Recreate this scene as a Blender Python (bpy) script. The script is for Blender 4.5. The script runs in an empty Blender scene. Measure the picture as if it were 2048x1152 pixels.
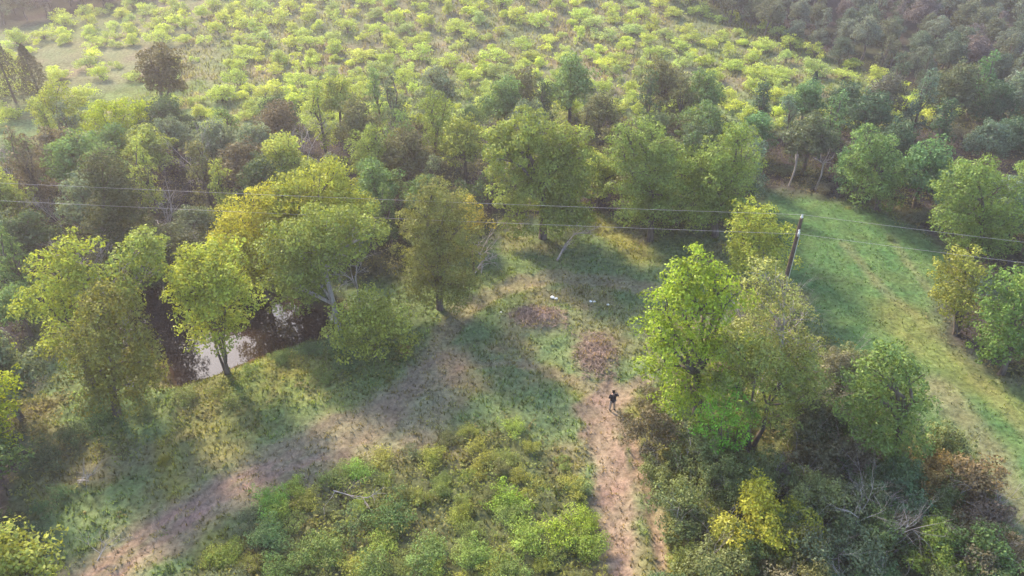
import bpy, math, random
import numpy as np
from mathutils import Vector
R = math.radians
C = bpy.context.scene.collection
S = bpy.context.scene

# ---------------------------------------------------------------- camera, light, exposure
CAMH, PITCH, FPX = 32.0, R(35), 1462.0
cam = bpy.data.objects.new('camera', bpy.data.cameras.new('camera')); C.objects.link(cam)
cam.location = (0, 0, CAMH); cam.rotation_euler = (R(90) - PITCH, 0, 0)
cam.data.sensor_width = 36; cam.data.lens = 36 * FPX / 2048
cam.data.clip_start = .5; cam.data.clip_end = 5000
S.camera = cam
SUN_AZ, SUN_EL = R(-37), R(37)            # azimuth from the view direction (+Y), negative = left
W = bpy.data.worlds.new('World'); S.world = W; W.use_nodes = True
nt = W.node_tree; bg = nt.nodes['Background']
sky = nt.nodes.new('ShaderNodeTexSky'); sky.sky_type = 'NISHITA'; sky.sun_disc = False
sky.sun_elevation = SUN_EL; sky.sun_rotation = SUN_AZ
sky.dust_density = 1
nt.links.new(sky.outputs[0], bg.inputs[0]); bg.inputs[1].default_value = 0.15
sun = bpy.data.objects.new('sun', bpy.data.lights.new('sun', 'SUN')); C.objects.link(sun)
sun.data.energy = 3.0; sun.data.angle = R(8); sun.data.color = (1.0, .83, .58)
sdir = Vector((math.sin(SUN_AZ) * math.cos(SUN_EL), math.cos(SUN_AZ) * math.cos(SUN_EL), math.sin(SUN_EL)))
sun.rotation_euler = sdir.to_track_quat('Z', 'Y').to_euler()
S.view_settings.view_transform = 'Standard'; S.view_settings.look = 'None'
S.view_settings.exposure = 1.95; S.view_settings.gamma = 1
S.render.engine = 'CYCLES'
cy = S.cycles; cy.use_denoising = True; cy.max_bounces = 5; cy.diffuse_bounces = 2; cy.transmission_bounces = 3
cy.glossy_bounces = 2; cy.transparent_max_bounces = 4; cy.volume_bounces = 0; cy.use_adaptive_sampling = True
cy.adaptive_threshold = .02
HAZE_DENSITY = 0.00075

# ---------------------------------------------------------------- helpers
def smooth(a, b, x):
    t = np.clip((x - a) / (b - a), 0, 1); return t * t * (3 - 2 * t)
def _hash(i, j, s):
    h = (i.astype(np.int64) * 374761393 + j.astype(np.int64) * 668265263 + s * 1442695041) & 0xffffffff
    h = ((h ^ (h >> 13)) * 1274126177) & 0xffffffff
    return ((h ^ (h >> 16)) & 0xffff) / 65535.0
def vnoise(x, y, s=0):
    x = np.asarray(x, float); y = np.asarray(y, float)
    i = np.floor(x); j = np.floor(y); fx = x - i; fy = y - j
    fx = fx * fx * (3 - 2 * fx); fy = fy * fy * (3 - 2 * fy)
    a = _hash(i, j, s); b = _hash(i + 1, j, s); c = _hash(i, j + 1, s); d = _hash(i + 1, j + 1, s)
    return (a * (1 - fx) + b * fx) * (1 - fy) + (c * (1 - fx) + d * fx) * fy
def fbm(x, y, s=0, o=3):
    t = 0; k = 1; w = 0
    for q in range(o):
        t = t + vnoise(np.asarray(x) * 2**q, np.asarray(y) * 2**q, s + q * 17) * k; w += k; k *= .5
    return t / w
def ray(px, py):
    xc = (px - 1024) / FPX; yc = (576 - py) / FPX
    return xc, math.cos(PITCH) + yc * math.sin(PITCH), -math.sin(PITCH) + yc * math.cos(PITCH)
def onplane(px, py, z=0.0):
    dx, dy, dz = ray(px, py); t = (z - CAMH) / dz; return (dx * t, dy * t)
def project(x, y, z):
    y = np.asarray(y); zz = np.asarray(z) - CAMH
    dep = y * math.cos(PITCH) - zz * math.sin(PITCH)
    up = y * math.sin(PITCH) + zz * math.cos(PITCH)
    return 1024 + FPX * np.asarray(x) / dep, 576 - FPX * up / dep, dep
def seg_dist(x, y, pts, closed=False):
    d = np.full(np.shape(x), 1e9); n = len(pts)
    for k in range(n if closed else n - 1):
        ax, ay = pts[k]; bx, by = pts[(k + 1) % n]
        ex, ey = bx - ax, by - ay; t = np.clip(((x - ax) * ex + (y - ay) * ey) / (ex * ex + ey * ey + 1e-9), 0, 1)
        d = np.minimum(d, np.hypot(x - ax - t * ex, y - ay - t * ey))
    return d
def inside(x, y, pts):
    r = np.zeros(np.shape(x), bool); n = len(pts)
    for k in range(n):
        ax, ay = pts[k]; bx, by = pts[(k + 1) % n]
        if ay == by: continue
        c = ((ay > y) != (by > y)) & (x < (bx - ax) * (y - ay) / (by - ay) + ax); r ^= c
    return r
def poly(pts, z=0): return [onplane(a, b, z) for a, b in pts]

# ---------------------------------------------------------------- ground shape
WATER_Z = -0.9
POND = poly([(245, 650), (320, 705), (366, 768), (410, 752), (490, 722), (570, 690), (655, 668), (662, 630), (560, 605), (420, 588), (310, 578), (245, 595)], WATER_Z)
MEADOW = poly([(1500, 385), (1560, 392), (1650, 402), (1770, 430), (1870, 478), (1915, 530), (1870, 600), (1880, 660), (1960, 735), (2060, 790), (2300, 900), (2300, 1400), (2000, 1400), (1960, 1080), (1860, 900), (1700, 700), (1580, 560), (1500, 450)])
MOUND = onplane(1075, 640); MOUND2 = onplane(1190, 715)
TRAILS = [  # (polyline in ground metres, half width, strength)
    (poly([(1215, 1230), (1240, 1150), (1235, 1050), (1225, 960), (1200, 880), (1195, 820), (1225, 790)]), .88, .92),
    (poly([(1335, 1230), (1325, 1120), (1300, 1000), (1270, 900), (1235, 840), (1215, 800)]), .32, .8),
    (poly([(1215, 800), (1150, 765), (1080, 735), (1010, 722), (930, 730), (860, 750)]), .4, .5),
    (poly([(1230, 790), (1262, 775), (1290, 765)]), .4, .7),
    (poly([(900, 720), (830, 770), (760, 830), (660, 880), (560, 920), (440, 990), (330, 1060), (210, 1140), (120, 1210)]), 1.3, .68),
    (poly([(870, 770), (820, 850), (700, 900), (600, 930)]), 1.9, .5),
    (poly([(640, 910), (540, 945), (430, 1000), (300, 1090), (220, 1160)]), .34, .95),
    (poly([(600, 900), (480, 950), (370, 1010), (250, 1090), (160, 1160)]), .34, .95),
    (poly([(840, 745), (880, 680), (930, 620), (1010, 575), (1110, 555), (1230, 565), (1330, 590)]), .75, .5),
]
LEAFY = [onplane(830, 800)]
def pond_sd(x, y):
    d = seg_dist(x, y, POND, True); return np.where(inside(x, y, POND), -d, d)
def base_h(x, y):
    x = np.asarray(x, float); y = np.asarray(y, float)
    z = 9.0 * np.exp(-((x + 6) / 62)**2 - ((y - 150) / 36)**2)
    z = z + 20 * smooth(70, 190, x + .25 * (y - 100)) * smooth(80, 220, y)
    z = z + 14 * smooth(170, 420, y)
    z = z + .5 * (fbm(x / 14, y / 14, 5) - .5) * smooth(15, 40, y)
    sd = pond_sd(x, y)
    z = z - 1.55 * (1 - smooth(-1.4, 2.2, sd))
    z = z + .55 * np.exp(-((x - MOUND[0]) / 2.2)**2 - ((y - MOUND[1]) / 1.5)**2)
    z = z + .35 * np.exp(-((x - MOUND2[0]) / 1.5)**2 - ((y - MOUND2[1]) / 2.4)**2)
    return z
def G(px, py):
    dx, dy, dz = ray(px, py); t0 = 5.0; t = t0
    ts = np.linspace(10, 600, 2400); zs = CAMH + ts * dz - base_h(ts * dx, ts * dy)
    k = int(np.argmax(zs < 0)) or len(ts) - 1
    a, b = ts[k - 1], ts[k]
    za, zb = zs[k - 1], zs[k]; t = a + (b - a) * za / (za - zb + 1e-9)
    return (float(t * dx), float(t * dy), float(base_h(t * dx, t * dy)))

WOOD = poly([(-700, 300), (60, 300), (350, 300), (620, 272), (900, 250), (1250, 240), (1500, 265), (1760, 255), (2100, 215), (2500, 190),
             (2600, 600), (2400, 860), (2080, 780), (1970, 735), (1900, 660), (1900, 610), (1945, 535), (1885, 470), (1770, 418), (1650, 392), (1530, 375), (1500, 410), (1470, 450),
             (1330, 462), (1200, 420), (1100, 430), (1000, 450), (940, 500), (830, 560), (700, 560), (560, 545), (420, 520), (200, 510), (90, 560), (80, 700), (65, 860), (40, 1000), (75, 1250), (-900, 1250)])
CLEAR_WEED = poly([(330, 1230), (420, 1120), (520, 1030), (640, 950), (760, 915), (900, 875), (1010, 850), (1100, 900), (1180, 960), (1195, 1050), (1225, 1230)])
THICKET = poly([(1345, 1230), (1330, 1060), (1290, 930), (1270, 860), (1310, 800), (1420, 700), (1560, 600), (1640, 680), (1800, 850), (1880, 940), (1990, 1080), (2010, 1230)])
FOOT = poly([(0, 780), (120, 760), (330, 800), (400, 775), (560, 720), (700, 700), (800, 700), (830, 740), (760, 770), (560, 800), (380, 870), (180, 930), (60, 960)])
FARF = [G(a, b)[:2] for a, b in [(1395, -40), (1450, 22), (1600, 84), (1750, 152), (1830, 190), (2400, 215), (2600, -60), (1600, -120)]]
FARL = [G(a, b)[:2] for a, b in [(-500, 70), (0, 60), (130, 40), (300, 0), (400, -70), (-500, -70)]]
HILLTOP_OPEN = [(onplane(170, 120), 9), (onplane(420, 90), 6), (onplane(600, 110), 4)]

def band(sd, w): return 1 - smooth(-w, w, sd)
def zones(x, y):
    """ground type weights from distances in metres"""
    n1 = fbm(x / 3.2, y / 3.2, 11); n2 = fbm(x / .8, y / .8, 23); n3 = fbm(x / 9, y / 9, 31)
    jit = (n1 - .5) * 2.6 + (n2 - .5) * 1.2
    path = np.zeros(np.shape(x))
    for pts, w, s in TRAILS:
        d = seg_dist(x, y, pts) + (n2 - .5) * 1.3 * min(1, w) + (n1 - .5) * .9 * w
        path = np.maximum(path, s * (1 - smooth(w * .6, w * 1.7, d)))
    def pm(P, w=1.2):
        d = seg_dist(x, y, P, True); sd = np.where(inside(x, y, P), -d, d) + jit; return band(sd, w)
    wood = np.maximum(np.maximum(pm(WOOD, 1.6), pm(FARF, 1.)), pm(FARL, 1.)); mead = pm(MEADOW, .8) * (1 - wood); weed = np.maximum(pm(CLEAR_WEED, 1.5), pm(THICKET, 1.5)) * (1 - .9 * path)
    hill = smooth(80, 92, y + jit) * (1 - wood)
    return path, wood, mead, weed, hill, n1, n2, n3
def zone_color(x, y):
    path, wood, mead, weed, hill, n1, n2, n3 = zones(x, y)
    def c(*v): return np.array(v)
    def mix(a, b, t): return a * (1 - t[..., None]) + b * t[..., None]
    sh = np.shape(x)
    col = np.ones(sh + (3,)) * c(.115, .155, .068)                              # clearing grass
    col = mix(col, c(.20, .155, .09), smooth(.45, .75, n1) * .6)                # dry straw patches
    col = mix(col, c(.15, .165, .04), smooth(.5, .75, n3) * .45)
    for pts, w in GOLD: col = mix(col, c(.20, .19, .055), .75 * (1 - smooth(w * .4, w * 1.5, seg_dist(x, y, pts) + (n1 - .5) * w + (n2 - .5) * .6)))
    m = np.ones(sh + (3,)) * c(.07, .125, .045)
    m = mix(m, c(.09, .135, .052), smooth(.4, .7, n3))
    MP = MEADOW_PATHS
    for pts, w, s in MP:
        m = mix(m, c(.165, .15, .085), s * (1 - smooth(w * .4, w * 1.6, seg_dist(x, y, pts) + (n1 - .5) * w)))
    m = mix(m, c(.145, .155, .05), .7 * (1 - smooth(1.0, 3.4, seg_dist(x, y, MEADOW_EDGE) + (n1 - .5) * 2)))
    col = mix(col, m, mead)
    h = np.ones(sh + (3,)) * c(.15, .155, .085)
    h = mix(h, c(.12, .15, .06), smooth(.45, .7, n3))
    h = mix(h, c(.20, .155, .11), smooth(.5, .75, n1) * .6)
    col = mix(col, h, hill)
    col = mix(col, c(.085, .085, .04), weed * .7)
    col = mix(col, c(.225, .16, .118), path)
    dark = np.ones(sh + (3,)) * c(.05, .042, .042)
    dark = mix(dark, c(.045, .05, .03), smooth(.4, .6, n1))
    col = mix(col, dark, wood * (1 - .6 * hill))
    br = np.exp(-((x - MOUND[0]) / 2.4)**2 - ((y - MOUND[1]) / 1.5)**2) + np.exp(-((x - MOUND2[0]) / 1.5)**2 - ((y - MOUND2[1]) / 2.3)**2)
    col = mix(col, c(.22, .155, .12), np.clip(br * 1.3 - .2, 0, 1))
    sd = pond_sd(x, y)
    col = mix(col, c(.07, .045, .03), 1 - smooth(.2, 1.6, sd + (n1 - .5)))
    return col * (.72 + .56 * n2)[..., None]
GOLD = [(poly([(1275, 800), (1295, 880), (1320, 980), (1345, 1080), (1360, 1200)]), .8), (poly([(1090, 735), (1140, 765), (1175, 800)]), .55), (poly([(1180, 440), (1230, 470), (1285, 510)]), 1.2),  # yellow grass tints; trackside strip and far glade have sunlight painted into the colour
        (poly([(330, 900), (345, 960), (370, 1010)]), .8), (poly([(420, 1050), (440, 1130)]), .9), (poly([(560, 720), (620, 740)]), 1.2)]  # first patch here is a lens flare cast painted into the grass colour
MEADOW_PATHS = [(poly([(1690, 490), (1760, 570), (1850, 650), (1960, 760), (2060, 880)]), .45, .45),
                (poly([(1880, 780), (1960, 880), (2010, 980), (2070, 1100), (2120, 1230)]), 1.3, .7),
                (poly([(1780, 470), (1820, 530), (1870, 590)]), .3, .35)]
MEADOW_EDGE = poly([(1800, 640), (1900, 700), (2000, 780), (2120, 870)])

# ---------------------------------------------------------------- mesh helpers
def fast_mesh(name, V, F, nside, cols=None, smooth_=False):
    me = bpy.data.meshes.new(name)
    me.vertices.add(len(V)); me.vertices.foreach_set('co', np.asarray(V, np.float32).ravel())
    F = np.asarray(F, np.int32); me.loops.add(F.size); me.loops.foreach_set('vertex_index', F.ravel())
    me.polygons.add(len(F)); me.polygons.foreach_set('loop_start', np.arange(0, F.size, nside, dtype=np.int32))
    if smooth_: me.polygons.foreach_set('use_smooth', np.ones(len(F), bool))
    if cols is not None:
        a = me.color_attributes.new('tone', 'FLOAT_COLOR', 'POINT')
        a.data.foreach_set('color', np.concatenate([cols, np.ones((len(cols), 1))], 1).astype(np.float32).ravel())
    me.update(calc_edges=True); me.validate(); return me
def link(name, me, mat, parent=None):
    o = bpy.data.objects.new(name, me); C.objects.link(o)
    if mat and not me.materials: me.materials.append(mat)
    if parent: o.parent = parent
    return o
class Tubes:
    def __init__(s): s.V = []; s.F = []; s.n = 0
    def add(s, pts, radii, k=6):
        pts = [Vector(p) for p in pts]; m = len(pts)
        for i, p in enumerate(pts):
            t = (pts[min(i + 1, m - 1)] - pts[max(i - 1, 0)]); t = t.normalized() if t.length > 1e-6 else Vector((0, 0, 1))
            u = t.cross(Vector((0, 0, 1)) if abs(t.z) < .9 else Vector((1, 0, 0))).normalized(); v = t.cross(u)
            for a in range(k):
                w = 2 * math.pi * a / k; s.V.append(tuple(p + (u * math.cos(w) + v * math.sin(w)) * radii[i]))
        for i in range(m - 1):
            for a in range(k):
                b = (a + 1) % k; o = s.n + i * k
                s.F.append((o + a, o + b, o + k + b, o + k + a))
        s.n += m * k
    def mesh(s, name): return fast_mesh(name, s.V, s.F, 4, smooth_=True)
def box_mesh(bm_list, name):
    V = []; F = []
    for (cx, cy_, cz, sx, sy, sz) in bm_list:
        o = len(V)
        for dx in (-1, 1):
            for dy in (-1, 1):
                for dz in (-1, 1): V.append((cx + dx * sx / 2, cy_ + dy * sy / 2, cz + dz * sz / 2))
        F += [(o, o + 1, o + 3, o + 2), (o + 4, o + 6, o + 7, o + 5), (o, o + 4, o + 5, o + 1), (o + 2, o + 3, o + 7, o + 6), (o, o + 2, o + 6, o + 4), (o + 1, o + 5, o + 7, o + 3)]
    return fast_mesh(name, V, F, 4)
def leaves(P, N, size, rng, aspect=.6, jit=.5):
    """one rhombic leaf-spray face per point; returns V, F"""
    n = len(P); N = N + rng.normal(0, jit, (n, 3)); N /= np.linalg.norm(N, axis=1)[:, None] + 1e-9
    T = rng.normal(0, 1, (n, 3)); T -= (T * N).sum(1)[:, None] * N; T /= np.linalg.norm(T, axis=1)[:, None] + 1e-9
    B = np.cross(N, T); L = (size * rng.uniform(.6, 1.35, n))[:, None]
    V = np.stack([P - T * L * .5, P + B * L * aspect * .5 + N * L * .06, P + T * L * .5, P - B * L * aspect * .5 + N * L * .06], 1).reshape(-1, 3)
    return V, np.arange(4 * n).reshape(-1, 4)
def crown_cloud(lobes, rng, dens=46., billow=.40, low=.5, spiky=0.):
    """leaf positions + normals: every lobe is broken into billows of leaf sprays with gaps between them"""
    B = []
    for l in lobes:
        c, r = np.array(l[:3], float), np.array(l[3:6], float); rm = r.mean()
        nb = int(8 + 5 * min(rm, 2.2)); k = np.arange(nb) + .5; ph = np.arccos(1 - 2 * k / nb) + rng.normal(0, .16, nb); th = math.pi * 3.236 * k + rng.normal(0, .25, nb) + rng.random() * 6
        d = np.stack([np.sin(ph) * np.cos(th), np.sin(ph) * np.sin(th), np.cos(ph)], 1)
        for q in d[(d[:, 2] > -.35) | (rng.random(nb) < low)]:
            if rng.random() < .14: continue
            b = billow * rng.uniform(.55, 1.2) * (rm / max(rm, 1.3))**.2
            B.append((c + q * r * rng.uniform(.6, 1.12), r * b * np.array([1, 1, .75])))
        B.append((c, r * .52))
    P = []; N = []
    for bi, (c, r) in enumerate(B):
        area = 4 * math.pi * r.mean()**2; n = max(8, int(area * dens)); d = rng.normal(0, 1, (n, 3)); d /= np.linalg.norm(d, axis=1)[:, None]
        q = rng.random(3) * 50
        g = vnoise(d[:, 0] * 2.6 + q[0], d[:, 1] * 2.6 + d[:, 2] * 3.3 + q[1], bi % 31)
        rad = .66 + .5 * g + rng.normal(0, .11, n) + spiky * 1.6 * rng.random(n)**3
        keep = (g > .2) & ((d[:, 2] > -.5) | (rng.random(n) < .4)); d = d[keep]; rad = rad[keep]
        P.append(c + d * r * rad[:, None]); N.append(d + np.array([0, 0, .35]) + rng.normal(0, .25, d.shape))
    return np.concatenate(P), np.concatenate(N)
def crown_mesh(name, lobes, seed, dens=46., size=.2, low=.5, spiky=0., aspect=.6, zmin=.05):
    rng = np.random.default_rng(seed)
    P, N = crown_cloud(lobes, rng, dens, .40, low, spiky)
    k = P[:, 2] > zmin; P = P[k]; N = N[k]
    V, F = leaves(P, N, size, rng, aspect)
    return fast_mesh(name, V, F, 4)
def trunk_mesh(name, lobes, seed, rad=.2, stems=1, lean=(0, 0), fork=.4, twigs=3):
    rng = random.Random(seed); T = Tubes()
    top = max(l[2] + l[5] for l in lobes)
    ls = sorted(lobes, key=lambda l: l[2])
    for s in range(stems):
        bx = by = 0.
        if stems > 1:
            a = s * 2 * math.pi / stems + rng.random(); bx, by = .12 * math.cos(a), .12 * math.sin(a)
        mine = [l for i, l in enumerate(ls) if i % stems == s] or ls
        cx = sum(l[0] for l in mine) / len(mine); cy_ = sum(l[1] for l in mine) / len(mine)
        zf = max(.5, top * fork); fx, fy = bx + (cx - bx) * .35 + lean[0], by + (cy_ - by) * .35 + lean[1]
        mx, my = (bx + fx) / 2 + rng.uniform(-.06, .06) * zf, (by + fy) / 2 + rng.uniform(-.06, .06) * zf
        r = rad / math.sqrt(stems)
        T.add([(bx, by, -.3), (bx, by, .12), (mx, my, zf * .5), (fx, fy, zf)], [r * 1.7, r * 1.15, r * .9, r * .75], 7)
        for l in mine:
            p0 = Vector((fx, fy, zf)); p3 = Vector(l[:3])
            if p3.z < zf: p0 = Vector((mx, my, zf * .5)) if p3.z > zf * .5 else Vector((bx, by, .15))
            mid = p0.lerp(p3, .5) + Vector((rng.uniform(-.12, .12), rng.uniform(-.12, .12), .12)) * (p3 - p0).length
            T.add([p0, mid, p3], [r * .55, r * .38, r * .18], 5)
            for q in range(twigs):
                d = Vector((rng.gauss(0, 1), rng.gauss(0, 1), abs(rng.gauss(0, .9)))).normalized()
                e = p3 + Vector((d.x * l[3], d.y * l[4], d.z * l[5])) * .85
                st = mid.lerp(p3, rng.uniform(.2, .9))
                T.add([st, st.lerp(e, .55) + Vector((rng.uniform(-.1, .1), rng.uniform(-.1, .1), .08)), e], [r * .22, r * .14, r * .05], 4)
    return T.mesh(name)
def bare_branches(T, p, d, length, r, rng, depth, spread=.6, droop=0.):
    n = 4; pts = [p]; rr = [r]; cur = Vector(p); dd = Vector(d).normalized()
    for i in range(n):
        dd = (dd + Vector((rng.gauss(0, .16), rng.gauss(0, .16), rng.gauss(0, .12) - droop))).normalized()
        cur = cur + dd * length / n; pts.append(cur.copy()); rr.append(r * (1 - .62 * (i + 1) / n))
    T.add(pts, rr, 5 if depth > 1 else 4)
    if depth > 0:
        for k in range(rng.randint(3, 5)):
            i = rng.randint(1, n); b = pts[i]
            nd = (dd * .7 + Vector((rng.gauss(0, spread), rng.gauss(0, spread), rng.gauss(.15, spread)))).normalized()
            bare_branches(T, b, nd, length * rng.uniform(.4, .68), rr[i] * .7, rng, depth - 1, spread, droop)
def dead_mesh(name, h, seed, depth=3, r=.12, lean=(0, 0), spread=.55, trunkfrac=.45):
    rng = random.Random(seed); T = Tubes()
    p1 = Vector((lean[0] * h * .5, lean[1] * h * .5, h * trunkfrac))
    T.add([(0, 0, -.25), (0, 0, .1), tuple(p1 * .5 + Vector((.03 * h, 0, 0))), tuple(p1)], [r * 1.4, r, r * .85, r * .7], 6)
    for k in range(4):
        d = Vector((rng.gauss(0, .5) + lean[0], rng.gauss(0, .5) + lean[1], 1))
        bare_branches(T, p1 * rng.uniform(.7, 1), d, h * (1 - trunkfrac) * rng.uniform(.65, 1), r * .55, rng, depth - 1, spread)
    return T.mesh(name)

# ---------------------------------------------------------------- materials
def nodes(name):
    m = bpy.data.materials.new(name); m.use_nodes = True; t = m.node_tree; t.nodes.clear()
    out = t.nodes.new('ShaderNodeOutputMaterial'); return m, t, out
def N(t, kind, **kw):
    n = t.nodes.new(kind)
    for k, v in kw.items():
        if k.startswith('i_'): n.inputs[int(k[2:]) if k[2:].isdigit() else k[2:]].default_value = v
        else: setattr(n, k, v)
    return n
def leaf_material(name, source='object', transl=.30, var=.36, rough=.5):
    m, t, out = nodes(name); L = t.links.new
    if source == 'object':
        oi = N(t, 'ShaderNodeObjectInfo'); colr = oi.outputs['Color']
    else:
        a = N(t, 'ShaderNodeAttribute', attribute_name='tone'); colr = a.outputs['Color']
    geo = N(t, 'ShaderNodeNewGeometry')
    tc = N(t, 'ShaderNodeTexCoord'); no = N(t, 'ShaderNodeTexNoise'); no.inputs['Scale'].default_value = .9; no.inputs['Detail'].default_value = 2
    L((tc.outputs['Object'] if source == 'object' else geo.outputs['Position']), no.inputs['Vector'])
    mr = N(t, 'ShaderNodeMapRange'); L(geo.outputs['Random Per Island'], mr.inputs[0]); mr.inputs[3].default_value = 1 - var; mr.inputs[4].default_value = 1 + var
    mr2 = N(t, 'ShaderNodeMapRange'); L(no.outputs['Fac'], mr2.inputs[0]); mr2.inputs[1].default_value = .3; mr2.inputs[2].default_value = .7; mr2.inputs[3].default_value = .7; mr2.inputs[4].default_value = 1.3
    mu = N(t, 'ShaderNodeMath', operation='MULTIPLY'); L(mr.outputs[0], mu.inputs[0]); L(mr2.outputs[0], mu.inputs[1])
    hs = N(t, 'ShaderNodeHueSaturation'); L(colr, hs.inputs['Color']); L(mu.outputs[0], hs.inputs['Value'])
    mh = N(t, 'ShaderNodeMapRange'); L(no.outputs['Color'], mh.inputs[0]); mh.inputs[3].default_value = .493; mh.inputs[4].default_value = .512; hs.inputs['Saturation'].default_value = 1.06; L(mh.outputs[0], hs.inputs['Hue'])
    di = N(t, 'ShaderNodeBsdfDiffuse'); L(hs.outputs[0], di.inputs[0])
    tr = N(t, 'ShaderNodeBsdfTranslucent')
    bc = N(t, 'ShaderNodeMix', data_type='RGBA', blend_type='MULTIPLY'); bc.inputs[0].default_value = 1
    L(hs.outputs[0], bc.inputs[6]); bc.inputs[7].default_value = (1.6, 1.5, .85, 1); L(bc.outputs[2], tr.inputs[0])
    mx = N(t, 'ShaderNodeMixShader'); mx.inputs[0].default_value = transl; L(di.outputs[0], mx.inputs[1]); L(tr.outputs[0], mx.inputs[2])
    gl = N(t, 'ShaderNodeBsdfGlossy'); gl.inputs['Roughness'].default_value = rough; gl.inputs[0].default_value = (.9, .95, .85, 1)
    mg = N(t, 'ShaderNodeMixShader'); mg.inputs[0].default_value = .015; L(mx.outputs[0], mg.inputs[1]); L(gl.outputs[0], mg.inputs[2])
    L(mg.outputs[0], out.inputs[0]); return m
def bark_material(name, c1, c2, scale=6):
    m, t, out = nodes(name); L = t.links.new
    tc = N(t, 'ShaderNodeTexCoord'); mp = N(t, 'ShaderNodeMapping'); mp.inputs['Scale'].default_value = (1, 1, .25); L(tc.outputs['Object'], mp.inputs[0])
    no = N(t, 'ShaderNodeTexNoise'); no.inputs['Scale'].default_value = scale; no.inputs['Detail'].default_value = 4; L(mp.outputs[0], no.inputs['Vector'])
    cr = N(t, 'ShaderNodeValToRGB'); L(no.outputs['Fac'], cr.inputs[0])
    cr.color_ramp.elements[0].position = .35; cr.color_ramp.elements[0].color = (*c1, 1); cr.color_ramp.elements[1].position = .65; cr.color_ramp.elements[1].color = (*c2, 1)
    b = N(t, 'ShaderNodeBsdfPrincipled'); L(cr.outputs[0], b.inputs['Base Color']); b.inputs['Roughness'].default_value = .9
    bu = N(t, 'ShaderNodeBump'); bu.inputs['Strength'].default_value = .5; bu.inputs['Distance'].default_value = .03; L(no.outputs['Fac'], bu.inputs['Height']); L(bu.outputs[0], b.inputs['Normal'])
    L(b.outputs[0], out.inputs[0]); return m
def plain(name, c, rough=.8, var=.25, scale=8, spec=.3):
    m, t, out = nodes(name); L = t.links.new
    tc = N(t, 'ShaderNodeTexCoord'); no = N(t, 'ShaderNodeTexNoise'); no.inputs['Scale'].default_value = scale; L(tc.outputs['Object'], no.inputs['Vector'])
    mr = N(t, 'ShaderNodeMapRange'); L(no.outputs['Fac'], mr.inputs[0]); mr.inputs[3].default_value = 1 - var; mr.inputs[4].default_value = 1 + var
    mx = N(t, 'ShaderNodeMix', data_type='RGBA', blend_type='MULTIPLY'); mx.inputs[0].default_value = 1; mx.inputs[6].default_value = (*c, 1); L(mr.outputs[0], mx.inputs[7])
    b = N(t, 'ShaderNodeBsdfPrincipled'); L(mx.outputs[2], b.inputs['Base Color']); b.inputs['Roughness'].default_value = rough; b.inputs['Specular IOR Level'].default_value = spec
    L(b.outputs[0], out.inputs[0]); return m
M_LEAF = leaf_material('foliage'); M_WEED = leaf_material('ground_foliage', 'tone', .5, .3)
M_BARK = bark_material('bark', (.05, .038, .03), (.13, .105, .085)); M_PALE = bark_material('pale_bark', (.22, .19, .17), (.42, .38, .35))
M_DEAD = bark_material('dead_wood', (.20, .165, .15), (.40, .35, .32))

def ground_material():
    m, t, out = nodes('ground_soil_and_grass'); L = t.links.new
    a = N(t, 'ShaderNodeAttribute', attribute_name='tone'); geo = N(t, 'ShaderNodeNewGeometry')
    n1 = N(t, 'ShaderNodeTexNoise'); n1.inputs['Scale'].default_value = 3.2; n1.inputs['Detail'].default_value = 6; n1.inputs['Roughness'].default_value = .7; L(geo.outputs['Position'], n1.inputs['Vector'])
    mr = N(t, 'ShaderNodeMapRange'); L(n1.outputs['Fac'], mr.inputs[0]); mr.inputs[1].default_value = .3; mr.inputs[2].default_value = .7; mr.inputs[3].default_value = .45; mr.inputs[4].default_value = 1.55
    n2 = N(t, 'ShaderNodeTexNoise'); n2.inputs['Scale'].default_value = .5; n2.inputs['Detail'].default_value = 4; L(geo.outputs['Position'], n2.inputs['Vector'])
    mh = N(t, 'ShaderNodeMapRange'); L(n2.outputs['Fac'], mh.inputs[0]); mh.inputs[1].default_value = .3; mh.inputs[2].default_value = .7; mh.inputs[3].default_value = .475; mh.inputs[4].default_value = .52
    hs = N(t, 'ShaderNodeHueSaturation'); L(a.outputs['Color'], hs.inputs['Color']); L(mr.outputs[0], hs.inputs['Value']); L(mh.outputs[0], hs.inputs['Hue'])
    b = N(t, 'ShaderNodeBsdfDiffuse'); L(hs.outputs[0], b.inputs[0])
    bu = N(t, 'ShaderNodeBump'); bu.inputs['Strength'].default_value = .8; bu.inputs['Distance'].default_value = .12; L(n1.outputs['Fac'], bu.inputs['Height']); L(bu.outputs[0], b.inputs['Normal'])
    L(b.outputs[0], out.inputs[0]); return m
def water_material():
    m, t, out = nodes('pond_water'); L = t.links.new
    b = N(t, 'ShaderNodeBsdfPrincipled'); b.inputs['Base Color'].default_value = (.03, .02, .016, 1); b.inputs['Roughness'].default_value = .03; b.inputs['IOR'].default_value = 1.5
    geo = N(t, 'ShaderNodeNewGeometry'); no = N(t, 'ShaderNodeTexNoise'); no.inputs['Scale'].default_value = 1.4; no.inputs['Detail'].default_value = 3; L(geo.outputs['Position'], no.inputs['Vector'])
    bu = N(t, 'ShaderNodeBump'); bu.inputs['Strength'].default_value = .12; bu.inputs['Distance'].default_value = .02; L(no.outputs['Fac'], bu.inputs['Height']); L(bu.outputs[0], b.inputs['Normal'])
    L(b.outputs[0], out.inputs[0]); return m

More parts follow.
